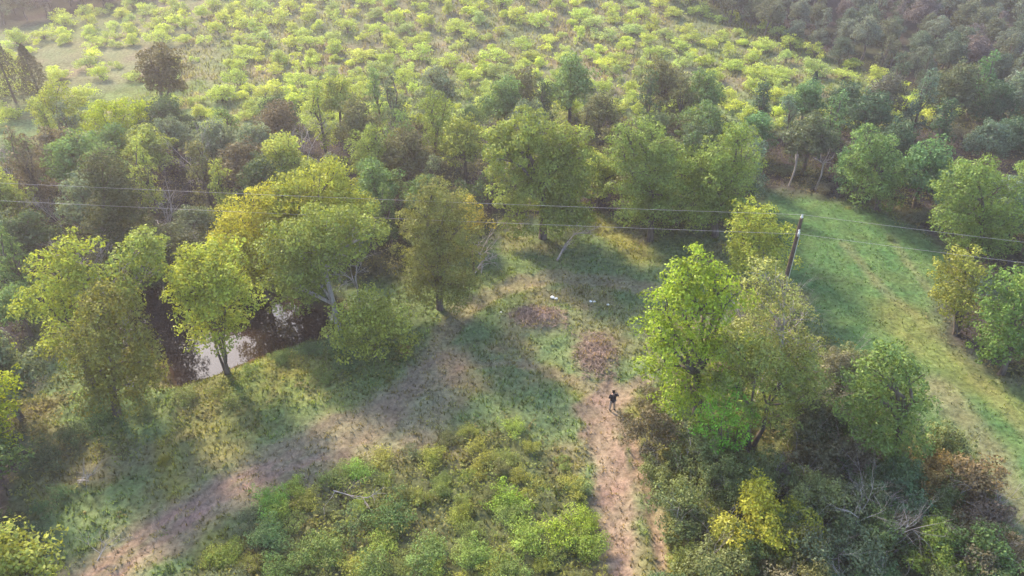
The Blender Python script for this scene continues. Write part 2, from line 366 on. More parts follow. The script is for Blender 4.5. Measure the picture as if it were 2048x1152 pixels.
# ---------------------------------------------------------------- ground, water
def axis(lo, hi, step, far, grow=1.16):
    a = list(np.arange(lo, hi + step / 2, step)); s = step
    while a[-1] < far: s *= grow; a.append(a[-1] + s)
    s = step
    while a[0] > -far: s *= grow; a.insert(0, a[0] - s)
    return np.array(a)
def micro_h(x, y):
    near = (1 - smooth(75, 110, y)) * (1 - smooth(55, 80, np.abs(x)))
    path, wood, mead, weed, hill, n1, n2, n3 = zones(x, y)
    z = near * (.34 * (fbm(x / 1.1, y / 1.1, 41, 2) - .5) * (1 - .5 * path) * (1 - .6 * mead) + .14 * (vnoise(x / .45, y / .45, 43) - .5))
    rut = np.zeros(np.shape(x))
    for pts, w, s in TRAILS: rut = np.maximum(rut, s * (1 - smooth(w * .5, w * 1.3, seg_dist(x, y, pts))))
    return z - .16 * rut
X = axis(-44, 46, .30, 1500); Y = axis(12, 84, .30, 1500)
gx, gy = np.meshgrid(X, Y); fx_, fy_ = gx.ravel(), gy.ravel()
gz = base_h(fx_, fy_) + micro_h(fx_, fy_)
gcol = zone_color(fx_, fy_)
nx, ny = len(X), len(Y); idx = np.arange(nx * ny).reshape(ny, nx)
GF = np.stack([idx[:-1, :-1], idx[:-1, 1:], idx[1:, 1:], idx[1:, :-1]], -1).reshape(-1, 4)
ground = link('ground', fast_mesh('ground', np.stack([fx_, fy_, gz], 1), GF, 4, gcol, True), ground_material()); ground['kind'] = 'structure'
def hz(x, y): return base_h(x, y) + micro_h(x, y)
P2 = []
for k in range(len(POND)):
    a, b = np.array(POND[k]), np.array(POND[(k + 1) % len(POND)]); P2 += [a, (a + b) / 2]
cen = np.mean(P2, 0); P2 = [cen + (p - cen) * 1.12 for p in P2]
wm = bpy.data.meshes.new('water'); wm.from_pydata([(p[0], p[1], WATER_Z) for p in P2], [], [list(range(len(P2)))])
water = link('water', wm, water_material()); water['kind'] = 'structure'

# ---------------------------------------------------------------- things
LAND = []       # landmarks for describing neighbours: (px, py, phrase)
LABELS = {}
ALL = []
def thing(name, label, cat, loc, rotz=0, group=None, scale=(1, 1, 1)):
    o = bpy.data.objects.new(name, None); C.objects.link(o); o.empty_display_size = .3
    o.location = loc; o.rotation_euler = (0, 0, rotz); o.scale = scale
    o['label'] = label; o['category'] = cat
    if group: o['group'] = group
    return o
YELLOW, LIME, GREEN, OLIVE, GREYG, DARK, BROWN, DEEP = (.27, .275, .05), (.215, .255, .055), (.155, .195, .055), (.13, .135, .04), (.13, .16, .085), (.06, .085, .032), (.125, .095, .05), (.10, .15, .05)
def hero(name, label, base, lobes, col, cat='tree', size=.18, dens=55., rad=.2, spiky=.3, bark=None, stems=1, fork=.4, seed=None, low=.6, group=None, dy=0, ry=None, twigs=3):
    """base = where it stands; lobes = (u, v, r[, depth offset]) given on the upright plane through the base"""
    bx, by, bz = G(*base); by += dy; bz = float(base_h(bx, by)); L = []
    seed = seed if seed is not None else int(base[0] * 7 + base[1])
    rr = random.Random(seed)
    for l in lobes:
        px, py, r = l[:3]; do = l[3] if len(l) > 3 else rr.uniform(-.5, .5)
        dx, dyy, dz = ray(px, py); t = (by + do) / dyy
        x, y, z = dx * t, by + do, CAMH + t * dz; rm = r * 1.08 / FPX * t
        z = max(z - bz, rm * .55)
        L.append((x - bx, y - by, z, rm, rm * (ry or rr.uniform(.95, 1.25)), rm * rr.uniform(.85, 1.0)))
    o = thing(name, label, cat, (bx, by, bz), 0, group)
    link('trunk' if stems == 1 else 'stems', trunk_mesh(name + '_trunk', L, seed, rad, stems, fork=fork, twigs=twigs), bark or M_BARK, o)
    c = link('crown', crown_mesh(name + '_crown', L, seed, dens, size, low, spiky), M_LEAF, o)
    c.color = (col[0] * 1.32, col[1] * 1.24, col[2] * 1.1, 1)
    ALL.append((bx, by, 2.0)); return o
def landmark(px, py, phrase): LAND.append((px, py, phrase))
BT = 'broadleaf_tree'
# trees round the pond
hero(BT, 'green tree with a domed lit top at the pond, left of the pale forked limb', (185, 770), [(150, 505, 42), (110, 545, 42), (85, 600, 40), (135, 620, 48), (170, 560, 38), (150, 690, 40), (120, 660, 35)], LIME, rad=.22)
hero(BT, 'green tree with a pale bent limb rising over the left end of the pond', (262, 775), [(275, 500, 42), (315, 500, 30), (250, 540, 42), (320, 540, 24), (250, 600, 36)], GREEN, bark=M_PALE, rad=.2)
hero(BT, 'olive brown tree low in front of the pond, below the pale forked limb', (235, 830), [(200, 650, 60), (260, 690, 55), (170, 720, 45), (230, 750, 55), (280, 725, 42), (300, 765, 28), (215, 600, 42)], OLIVE, rad=.2, stems=2)
hero(BT, 'bright green tree leaning over the open water on several thin stems', (455, 748), [(395, 530, 42), (445, 520, 40), (375, 580, 40), (430, 590, 55), (480, 590, 35), (440, 650, 50), (395, 645, 35), (470, 650, 30), (410, 560, 44), (360, 545, 26)], LIME, stems=5, rad=.2, fork=.3)
hero(BT, 'yellow leaved tree behind the pond, the yellowest in the picture', (535, 600), [(515, 410, 40), (485, 445, 46), (530, 460, 50), (475, 495, 42), (530, 515, 50), (555, 415, 42), (505, 540, 38), (460, 465, 28)], YELLOW, spiky=.25, stems=2)
hero(BT, 'tallest tree behind the pond, feathery pale green spires', (635, 585), [(668, 345, 30), (655, 375, 40), (690, 395, 42), (600, 385, 42), (575, 400, 36), (620, 425, 50), (670, 430, 50), (575, 440, 44), (708, 430, 36), (560, 385, 24)], (.21, .24, .05), spiky=.4, rad=.24, dy=.6)
hero(BT, 'broad green tree on a tall pale trunk at the pond edge, bare twigs right', (678, 662), [(600, 470, 52), (655, 460, 46), (710, 455, 42), (560, 500, 36), (600, 530, 50), (645, 510, 45), (590, 575, 42), (560, 550, 36), (625, 560, 40), (745, 465, 28), (680, 500, 40), (620, 490, 50)], GREEN, bark=M_PALE, rad=.2, fork=.5, low=.7)
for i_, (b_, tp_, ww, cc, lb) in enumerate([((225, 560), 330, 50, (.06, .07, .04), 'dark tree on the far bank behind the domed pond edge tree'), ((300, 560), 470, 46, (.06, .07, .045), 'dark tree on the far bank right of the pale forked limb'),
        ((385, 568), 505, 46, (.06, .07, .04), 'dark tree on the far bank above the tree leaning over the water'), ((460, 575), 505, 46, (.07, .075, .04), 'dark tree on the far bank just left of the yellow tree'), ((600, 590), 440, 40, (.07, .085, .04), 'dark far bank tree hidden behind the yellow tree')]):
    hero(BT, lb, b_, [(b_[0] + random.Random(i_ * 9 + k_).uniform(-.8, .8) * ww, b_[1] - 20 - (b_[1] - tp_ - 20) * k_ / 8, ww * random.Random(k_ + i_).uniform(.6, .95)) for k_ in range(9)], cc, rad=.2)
landmark(590, 500, 'the yellow tree'); landmark(150, 600, 'the domed pond edge tree'); landmark(430, 600, 'the tree leaning over the water')
hero('bush', 'large rounded green bush beside the tall pale trunk', (750, 712), [(735, 610, 42), (700, 640, 40), (775, 645, 42), (740, 670, 48), (800, 680, 30), (690, 690, 30)], (.19, .22, .055), cat='bush', stems=4, rad=.14, fork=.2)
hero('vine_covered_tree', 'tall vine smothered cone shaped tree left of the clearing', (880, 618), [(865, 385, 34), (845, 420, 40), (905, 415, 38), (850, 470, 52), (905, 470, 50), (840, 525, 45), (900, 530, 58), (870, 580, 52), (930, 570, 30)], (.125, .14, .05), size=.14, dens=80., rad=.25, spiky=.12)
hero(BT, 'slim sprig topped yellowish tree against the right flank of the vine covered cone', (948, 545), [(942, 415, 22), (955, 445, 24), (935, 450, 20)], (.22, .20, .05), rad=.1, spiky=.3)
landmark(880, 480, 'the vine covered cone')
hero(BT, 'biggest tree beyond the clearing, many domed tops, centre of the picture', (1085, 478), [(1005, 275, 36), (1055, 245, 36), (1040, 300, 46), (1000, 305, 32), (1125, 290, 42), (1160, 315, 34), (1100, 340, 56), (1160, 360, 36), (1030, 370, 46), (1090, 400, 56), (1140, 420, 46), (1030, 430, 36)], (.15, .19, .055), rad=.32, size=.2, spiky=.15)
landmark(1085, 360, 'the biggest central tree')
hero(BT, 'full green tree right of the biggest central tree, rounded crown', (1300, 480), [(1260, 275, 36), (1300, 280, 38), (1245, 320, 34), (1290, 340, 50), (1330, 310, 34), (1270, 380, 46), (1320, 390, 46), (1300, 430, 40)], (.125, .175, .055), rad=.26)
hero(BT, 'green tree with a raised right shoulder above the near corner of the meadow', (1430, 470), [(1475, 280, 32), (1445, 305, 38), (1490, 320, 36), (1385, 325, 40), (1410, 360, 50), (1460, 370, 46), (1380, 410, 46), (1440, 415, 42)], (.135, .19, .055), rad=.26)
landmark(1300, 360, 'the round tree right of centre'); landmark(1450, 350, 'the high shouldered tree')
hero('bush', 'leafy light green bush behind the utility pole at the meadow corner', (1515, 575), [(1490, 425, 24), (1520, 450, 34), (1555, 470, 30), (1485, 470, 32), (1510, 505, 42), (1555, 520, 30), (1480, 520, 30)], LIME, cat='bush', stems=3, rad=.14, fork=.25)
# the big foreground thicket right of the person
hero(BT, 'big bright green tree nearest the person, lit on its left edge', (1385, 880), [(1395, 530, 36), (1360, 560, 36), (1430, 560, 38), (1330, 610, 40), (1390, 610, 48), (1450, 610, 42), (1320, 670, 42), (1380, 690, 52), (1325, 730, 40), (1380, 770, 50), (1440, 690, 40), (1340, 800, 32)], (.175, .24, .04), rad=.3, dens=70., size=.16)
hero(BT, 'thin grey green tree with bare pale limbs between the bright tree and the meadow', (1540, 850), [(1530, 545, 36), (1570, 580, 34), (1520, 600, 40), (1590, 620, 32), (1550, 650, 46), (1600, 680, 36), (1500, 680, 40), (1610, 740, 38), (1540, 700, 46), (1630, 700, 28)], (.19, .215, .085), rad=.16, dens=60., size=.14, bark=M_PALE, twigs=9)
hero(BT, 'dull olive tree filling the middle of the big thicket right of the person', (1500, 900), [(1470, 700, 45), (1520, 730, 48), (1560, 770, 42), (1470, 770, 42), (1600, 740, 38), (1430, 760, 34), (1560, 830, 40), (1500, 820, 40), (1620, 800, 36)], (.14, .175, .06), size=.15, dens=75., rad=.2, stems=2)
hero(BT, 'round topped deep green tree standing against the meadow edge, lower right', (1785, 945), [(1775, 715, 38), (1740, 745, 38), (1815, 745, 38), (1720, 790, 40), (1775, 790, 52), (1830, 800, 36), (1740, 850, 46), (1800, 860, 46), (1770, 900, 36)], DEEP, rad=.24, dens=70., size=.16)
landmark(1400, 680, 'the bright tree near the person'); landmark(1785, 820, 'the round meadow edge tree')
hero('bush', 'vivid green ring shaped bush low in front of the big bright tree', (1455, 925), [(1420, 815, 26), (1460, 795, 28), (1490, 830, 24), (1410, 850, 24), (1440, 880, 24), (1485, 870, 24), (1450, 840, 24)], (.13, .27, .05), cat='bush', stems=4, rad=.12, fork=.2, dens=75., size=.14)
# right margin
hero(BT, 'yellowish green tree on two trunks right of the meadow, beside its larger neighbour', (1912, 668), [(1925, 520, 30), (1890, 545, 28), (1945, 550, 26), (1915, 580, 34), (1890, 600, 24), (1930, 625, 28)], (.17, .19, .05), stems=2, rad=.2, fork=.45)
hero(BT, 'dark green willowy tree cut by the right edge beyond the meadow strip', (2005, 745), [(2010, 570, 34), (2040, 590, 36), (1985, 610, 30), (2030, 640, 42), (1985, 670, 34), (2020, 700, 38), (1975, 700, 26)], (.09, .15, .045), stems=2, rad=.24)
hero(BT, 'tall spreading green tree at the far right corner of the meadow', (1950, 540), [(1950, 345, 36), (1915, 375, 36), (1985, 375, 38), (1900, 420, 36), (1950, 420, 48), (2000, 430, 40), (1930, 470, 44), (1985, 480, 40)], (.11, .165, .05), rad=.28)
hero(BT, 'rounded bluish green tree above the far end of the meadow', (1755, 418), [(1735, 285, 30), (1760, 300, 30), (1715, 320, 28), (1750, 340, 38), (1790, 345, 26), (1730, 370, 32), (1775, 375, 30)], (.10, .165, .06), rad=.24)
landmark(1750, 340, 'the bluish meadow end tree'); landmark(1950, 430, 'the spreading corner tree')
# left margin
hero(BT, 'sunlit yellow green crown cut by the left edge, above the lower left corner', (-20, 930), [(5, 770, 32), (-20, 800, 40), (15, 815, 24), (-10, 850, 30), (0, 890, 26)], (.2, .24, .03), rad=.2)
hero(BT, 'small sunlit crown cut by the left edge at mid height', (-30, 800), [(-8, 690, 22), (-25, 720, 34)], (.2, .24, .03), rad=.16)
# upper left
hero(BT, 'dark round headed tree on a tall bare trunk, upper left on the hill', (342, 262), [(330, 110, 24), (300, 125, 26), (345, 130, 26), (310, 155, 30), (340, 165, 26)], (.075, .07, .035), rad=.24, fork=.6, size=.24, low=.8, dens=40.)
landmark(320, 150, 'the dark round headed tree')
hero(BT, 'sunlit yellow green tree left of the dark round headed tree', (125, 290), [(115, 180, 24), (90, 210, 24), (145, 205, 24), (110, 235, 28), (155, 240, 22)], LIME, rad=.2)
hero(BT, 'sunlit lime green mass of crowns below the dark round headed tree', (235, 320), [(200, 220, 22), (240, 215, 22), (280, 215, 20), (190, 250, 22), (235, 250, 26), (280, 245, 22), (215, 280, 20)], (.22, .28, .03), rad=.2, stems=3)
hero('bush', 'low bright bush left of the upper left woods, in a sunny gap', (190, 350), [(150, 285, 20), (190, 290, 22), (225, 300, 20), (170, 320, 18)], (.22, .27, .03), cat='bush', stems=3, rad=.12, fork=.3)
hero(BT, 'feathery pointed green tree right above the tall pond tree', (745, 385), [(740, 265, 20), (735, 290, 28), (760, 310, 26), (720, 320, 26), (750, 345, 30)], (.15, .2, .055), spiky=.4, rad=.2)
hero(BT, 'lone lit round topped tree left above the biggest central tree', (875, 330), [(872, 195, 24), (890, 215, 20), (855, 215, 20), (875, 245, 28), (880, 285, 30)], (.15, .2, .055), rad=.2)

def conifer(base, toppx, wpx, label, col):
    bx, by, bz = G(*base); dx, dyy, dz = ray(*toppx); h = CAMH + by / dyy * dz - bz; w = wpx / FPX * by / dyy
    rng = np.random.default_rng(int(base[0] + 99)); n = int(h * 700)
    t = rng.random(n)**.8; ang = rng.random(n) * 6.283
    r = w * .5 * (1 - t)**.7 * (.72 + .5 * vnoise(ang * 2.2, t * h * 1.5, 7)) * (rng.random(n)**.25)
    P = np.stack([np.cos(ang) * r + (toppx[0] - base[0]) / FPX * by * 0, np.sin(ang) * r, .1 * h + t * h * .9], 1)
    V, F = leaves(P, np.stack([np.cos(ang), np.sin(ang), np.full(n, .5)], 1), .22, rng, .4)
    o = thing('juniper_tree', label, 'tree', (bx, by, bz), 0, 'dark junipers'); T = Tubes(); T.add([(0, 0, -.2), (0, 0, h * .5), (0, 0, h * .97)], [.16, .1, .02])
    link('trunk', T.mesh('juniper_trunk'), M_BARK, o); c = link('crown', fast_mesh('juniper_crown', V, F, 4), M_LEAF, o); c.color = (col[0] * 1.32, col[1] * 1.24, col[2] * 1.1, 1)
    ALL.append((bx, by, 1.5))
conifer((32, 205), (30, 65), 90, 'dark pointed juniper nearest the left edge, upper left', (.055, .06, .035))
conifer((88, 212), (84, 88), 80, 'dark pointed juniper second from the left edge, upper left', (.06, .06, .035))
conifer((1614, 222), (1610, 142), 36, 'single dark pointed juniper below the hill shoulder, upper right', (.04, .065, .045))

# dead trees
def dead(name, label, base, top, seed, depth=3, r=.1, lean=(0, 0), spread=.5, tf=.45, cat='dead tree', mat=None):
    bx, by, bz = G(*base); dx, dyy, dz = ray(*top); h = max(1.2, CAMH + by / dyy * dz - bz)
    o = thing(name, label, cat, (bx, by, bz)); T = link('trunk', dead_mesh(name, h, seed, depth, r, lean, spread, tf), mat or M_DEAD, o)
    ALL.append((bx, by, .8)); return o
dead('dead_tree', 'bare whitish forked dead tree standing in the upper left woods', (407, 318), (402, 235), 4, 3, .13)
dead('dead_tree', 'bare grey dead tree with fine twigs between the two left pond trees', (208, 590), (212, 450), 5, 4, .1)
dead('dead_tree', 'small pale dead tree just left of the yellow tree', (430, 545), (425, 450), 6, 4, .09)
dead('dead_tree', 'pale bare trunk above the feathery pointed tree', (803, 320), (800, 235), 8, 3, .12)
dead('dead_snag', 'thin white leaning snag, left one of the pair at the meadow top', (1578, 372), (1592, 292), 9, 1, .09, (.06, 0), .3, .8)
dead('dead_snag', 'thin white forked snag, right one of the pair at the meadow top', (1632, 378), (1638, 300), 10, 2, .09, (.03, 0), .35, .7)
dead('dead_tree', 'mauve grey leafless tree at the right flank of the vine covered cone', (962, 548), (962, 455), 12, 4, .08)
dead('dead_tree', 'leafless twiggy tree top right of the broad pond edge tree', (715, 650), (748, 470), 13, 5, .07, (.12, -.1), .6, .6)
dead('dead_tree', 'silver leafless crown poking out of the grey green thicket tree', (1530, 800), (1550, 585), 14, 5, .05, (0, 0), .35, .6)
dead('dead_tree', 'pale crooked bare limb rising inside the right foreground thicket', (1500, 830), (1505, 590), 15, 4, .11, (.0, 0), .4, .6)
dead('dead_tree', 'pale bare stems beside the reddish shrub, lower right', (1760, 1110), (1755, 990), 16, 4, .035)
dead('dead_tree', 'slender bare curved stems left of the reddish shrub, lower right', (1690, 1090), (1695, 960), 17, 4, .035, (.03, 0))
def fallen(label, pts, r, seed):
    rng = random.Random(seed); T = Tubes(); g = [G(*p) for p in pts]; o0 = Vector(g[0])
    P = [Vector(q) - o0 + Vector((0, 0, .15 + .25 * i)) for i, q in enumerate(g)]
    T.add(P, [r * (1 - .55 * i / (len(P) - 1)) for i in range(len(P))], 6)
    for i in range(1, len(P)):
        for k in range(3):
            d = (P[i] - P[i - 1]).normalized() * .7 + Vector((rng.gauss(0, .5), rng.gauss(0, .5), abs(rng.gauss(.2, .3))))
            bare_branches(T, P[i - 1].lerp(P[i], rng.random()), d, 1.1 + .5 * rng.random(), r * .45, rng, 1)
    me = T.mesh('fallen_branch'); o = link('fallen_branch', me, M_DEAD); o.location = o0; o['label'] = label; o['category'] = 'fallen branch'
fallen('long white forked fallen branch in front of the biggest central tree', [(1114, 524), (1130, 498), (1150, 480), (1180, 484)], .09, 1)
fallen('short pale fallen branch at the right foot of the vine covered cone', [(948, 552), (962, 535), (975, 528)], .08, 2)
fallen('grey fallen branch among the bushes, bottom left of centre', [(668, 985), (700, 1000), (740, 1012)], .04, 3)
fallen('short grey log heap lying near the left edge of the lower field', [(158, 965), (172, 970), (186, 978)], .06, 4)
fallen('pale straight stick on the track at the bottom left', [(196, 1126), (210, 1112), (222, 1104)], .035, 5)

# ---------------------------------------------------------------- prototypes
def rand_lobes(rng, kind):
    L = []
    if kind == 'round':      # unit: metres, about 7 tall
        n = rng.randint(5, 8); L.append((0, 0, 4.3, 2.0, 2.0, 1.8))
        for k in range(n):
            a = k * 6.283 / n + rng.uniform(-.3, .3); d = rng.uniform(1.1, 2.0); r = rng.uniform(.9, 1.5)
            L.append((math.cos(a) * d, math.sin(a) * d, rng.uniform(2.6, 4.6), r, r, r * .85))
        for k in range(3):
            a = rng.random() * 6.283; r = rng.uniform(.8, 1.2); L.append((math.cos(a) * .8, math.sin(a) * .8, rng.uniform(5, 6.2), r, r, r))
    elif kind == 'tall':
        for k in range(rng.randint(7, 10)):
            z = 2.0 + 6.5 * k / 9; a = rng.random() * 6.283; w = 1.5 - .11 * k; d = rng.uniform(.2, w)
            r = rng.uniform(.8, 1.25) * (1 - .04 * k); L.append((math.cos(a) * d, math.sin(a) * d, z, r, r, r * 1.15))
    elif kind == 'mesquite':  # low, flat topped
        n = rng.randint(5, 9); ex = rng.uniform(.8, 1.5)
        for k in range(n):
            a = k * 6.283 / n + rng.uniform(-.6, .6); d = rng.uniform(.4, 1.7); r = rng.uniform(.5, 1.05)
            L.append((math.cos(a) * d * ex, math.sin(a) * d / ex, rng.uniform(.5, 1.7), r, r, r * .75))
        L.append((rng.uniform(-.5, .5), rng.uniform(-.5, .5), 1.5, 1.0, 1.0, .8))
    elif kind == 'bush':
        for k in range(rng.randint(5, 8)):
            a = rng.random() * 6.283; d = rng.uniform(0, 1.2); r = rng.uniform(.5, .95)
            L.append((math.cos(a) * d, math.sin(a) * d, rng.uniform(.5, 1.5), r, r, r))
    return L
PROTO = {}
def protos(kind, n, **kw):
    tr = {k: kw.pop(k) for k in ('rad', 'stems', 'fork', 'twigs') if k in kw}
    for i in range(n):
        s = hash_seed = sum(map(ord, kind)) * 10 + i; L = rand_lobes(random.Random(s), kind)
        PROTO.setdefault(kind, []).append((trunk_mesh(kind + '_trunk', L, s, **tr), crown_mesh(kind + '_crown', L, s, **kw)))
protos('round', 7, rad=.2, dens=34., size=.23, spiky=.3)
protos('tall', 5, rad=.2, dens=34., size=.23, spiky=.45)
protos('mesquite', 7, rad=.13, stems=3, fork=.3, dens=60., size=.165, spiky=.5, low=.3)
protos('bush', 7, rad=.07, stems=4, fork=.2, dens=120., size=.10, spiky=.5, low=.3)
def scrub_lobes(rng):
    L = []
    for k in range(rng.randint(8, 11)):
        a = rng.random() * 6.283; d = rng.uniform(0, 2.0); r = rng.uniform(.55, 1.0)
        L.append((math.cos(a) * d, math.sin(a) * d, rng.uniform(.7, 2.9) * (1 - .18 * d), r, r, r * rng.uniform(.8, 1.1)))
    return L
for i in range(6):
    L = scrub_lobes(random.Random(900 + i)); T = Tubes(); q_ = random.Random(40 + i)
    for k in range(4): bare_branches(T, Vector((q_.gauss(0, .4), q_.gauss(0, .4), -.1)), (q_.gauss(0, .4), q_.gauss(0, .4), 1), q_.uniform(1.8, 2.8), .028, q_, 2, .4)
    PROTO.setdefault('scrub', []).append((T.mesh('scrub_stems'), crown_mesh('scrub_crown', L, 930 + i, dens=125., size=.14, low=.5, spiky=.5)))
PROTO['leafless'] = [(dead_mesh('leafless', 6, 70 + i, 5, .1, (0, 0), .5, .3), None) for i in range(4)]
NICE = {'round': (BT, 'tree'), 'tall': (BT, 'tree'), 'mesquite': ('mesquite_bush', 'bush'), 'bush': ('bush', 'bush'), 'scrub': ('bush', 'bush'), 'leafless': ('leafless_tree', 'tree')}
PENDING = []
def plant(kind, x, y, s, col, rng, sz=None, word='', shape='', region='', group='', tag=None):
    t_, c_ = PROTO[kind][rng.randrange(len(PROTO[kind]))]
    z = float(hz(np.array([x]), np.array([y]))[0])
    name, cat = NICE[kind]; sz = sz or s * rng.uniform(.88, 1.15)
    o = thing(name, '', cat, (x, y, z - .05), rng.random() * 6.283, group, (s, s, sz))
    if c_ is None: link('trunk', t_, M_DEAD, o)
    else:
        link('trunk' if kind in ('round', 'tall') else 'stems', t_, M_DEAD if kind == 'scrub' else M_BARK, o)
        c = link('crown', c_, M_LEAF, o); gain = {'near': 1.35, 'wood': 1.34, 'hill': 1.1, 'far': 1.1}[region]; gain *= rng.uniform(.85, 1.15); c.color = (col[0] * gain * rng.uniform(.96, 1.06), col[1] * gain, col[2] * gain, 1)
    h = {'round': 7, 'tall': 9, 'mesquite': 2.6, 'bush': 2, 'scrub': 3, 'leafless': 6}[kind] * sz
    px, py, dep = project(x, y, z + h * .6)
    PENDING.append((o, word, shape, region, float(px), float(py), h)); ALL.append((x, y, 1.0 * s)); return o
TONES = [('mid green', (.095, .145, .05), 4), ('olive', (.095, .10, .045), 3), ('grey green', (.11, .135, .08), 3), ('dark green', (.05, .075, .035), 3), ('brownish', (.10, .085, .055), 1), ('yellow green', (.19, .22, .055), 3)]
def pick(rng, tones):
    t = sum(a[2] for a in tones) * rng.random()
    for a in tones:
        t -= a[2]
        if t <= 0: return a
    return tones[-1]
def pois(n_try, x0, x1, y0, y1, spacing, rng, test, others, cap=9999):
    out = []; cell = {}
    for k in range(n_try):
        x, y = rng.uniform(x0, x1), rng.uniform(y0, y1); sp = spacing(x, y) if callable(spacing) else spacing
        if not test(x, y): continue
        if any((x - a)**2 + (y - b)**2 < sp * sp for a, b in out[-0:]): continue
        if any((x - a)**2 + (y - b)**2 < (r + sp * .35)**2 for a, b, r in others): continue
        out.append((x, y))
        if len(out) >= cap: break
    return out
def in_view(x, y, m=60, h=3):
    px, py, d = project(x, y, h); return -m < px < 2048 + m and -m - 20 < py < 1152 + m * 2.2
WP = np.array(WOOD)
def inw(x, y): return bool(inside(np.array([x]), np.array([y]), WOOD)[0])
rng = random.Random(77)
HERO = list(ALL)
# mid woods
def wood_test(x, y):
    if not in_view(x, y, 90, 4) or y > 135: return False
    if float(pond_sd(np.array([x]), np.array([y]))[0]) < .8: return False
    return inw(x, y)
pts = pois(20000, -70, 80, 14, 100, lambda x, y: 2.75 + .012 * y, rng, wood_test, HERO, 330)
for x, y in pts:
    px, py, dep = project(x, y, 3); word, col, _ = pick(rng, TONES)
    k = rng.choices(['round', 'tall', 'leafless', 'bush'], [6, 3, .45, 1.2])[0]
    dark = float(np.clip(1 - (py - 100) / 700, 0, 1))
    if px > 1500: col = (col[0] * .8, col[1] * .95, col[2] * 1.15)
    s = rng.uniform(.72, 1.06) * (.9 if k == 'tall' else 1.0)
    if k == 'bush': s = rng.uniform(1.1, 1.7)
    if py > 420: s *= .85
    if k == 'leafless': word = 'mauve grey'
    plant(k, x, y, s, col, rng, word=word, shape={'round': 'round', 'tall': 'upright', 'leafless': 'leafless', 'bush': 'bushy'}[k], region='wood', group='trees of the valley woods')
# hill bushes
WOODS_Y = 0
def hill_test(x, y):
    if not in_view(x, y, 30, 2) or inw(x, y): return False
    z = float(base_h(x, y)); px, py, dep = project(x, y, z)
    if y < 76 or not (px > -40): return False
    if px > 1330 and py < (px - 1380) * .42 - 6: return False           # the dark forest starts beyond the shoulder
    if px < 300 and py < 60 - px * .2: return False
    dens = 1.0
    if px > 1380: dens = .42
    if 60 < px < 330 and 95 < py < 260: dens = .06
    if 330 < px < 560 and 75 < py < 130: dens = .3
    return rng.random() < dens * float(smooth(.12, .5, vnoise(x / 8., y / 5., 60)))
pts = pois(16000, -75, 75, 74, 190, 3.35, rng, hill_test, HERO, 300)
HT = [('yellow green', (.37, .42, .10), 5), ('lime green', (.34, .41, .10), 5), ('pale green', (.30, .37, .13), 3)]
for x, y in pts:
    word, col, _ = pick(rng, HT)
    plant('mesquite', x, y, rng.uniform(.62, 1.1), col, rng, sz=rng.uniform(.6, 1.0), word=word, shape='low', region='hill', group='low bushes scattered over the sunlit hill')
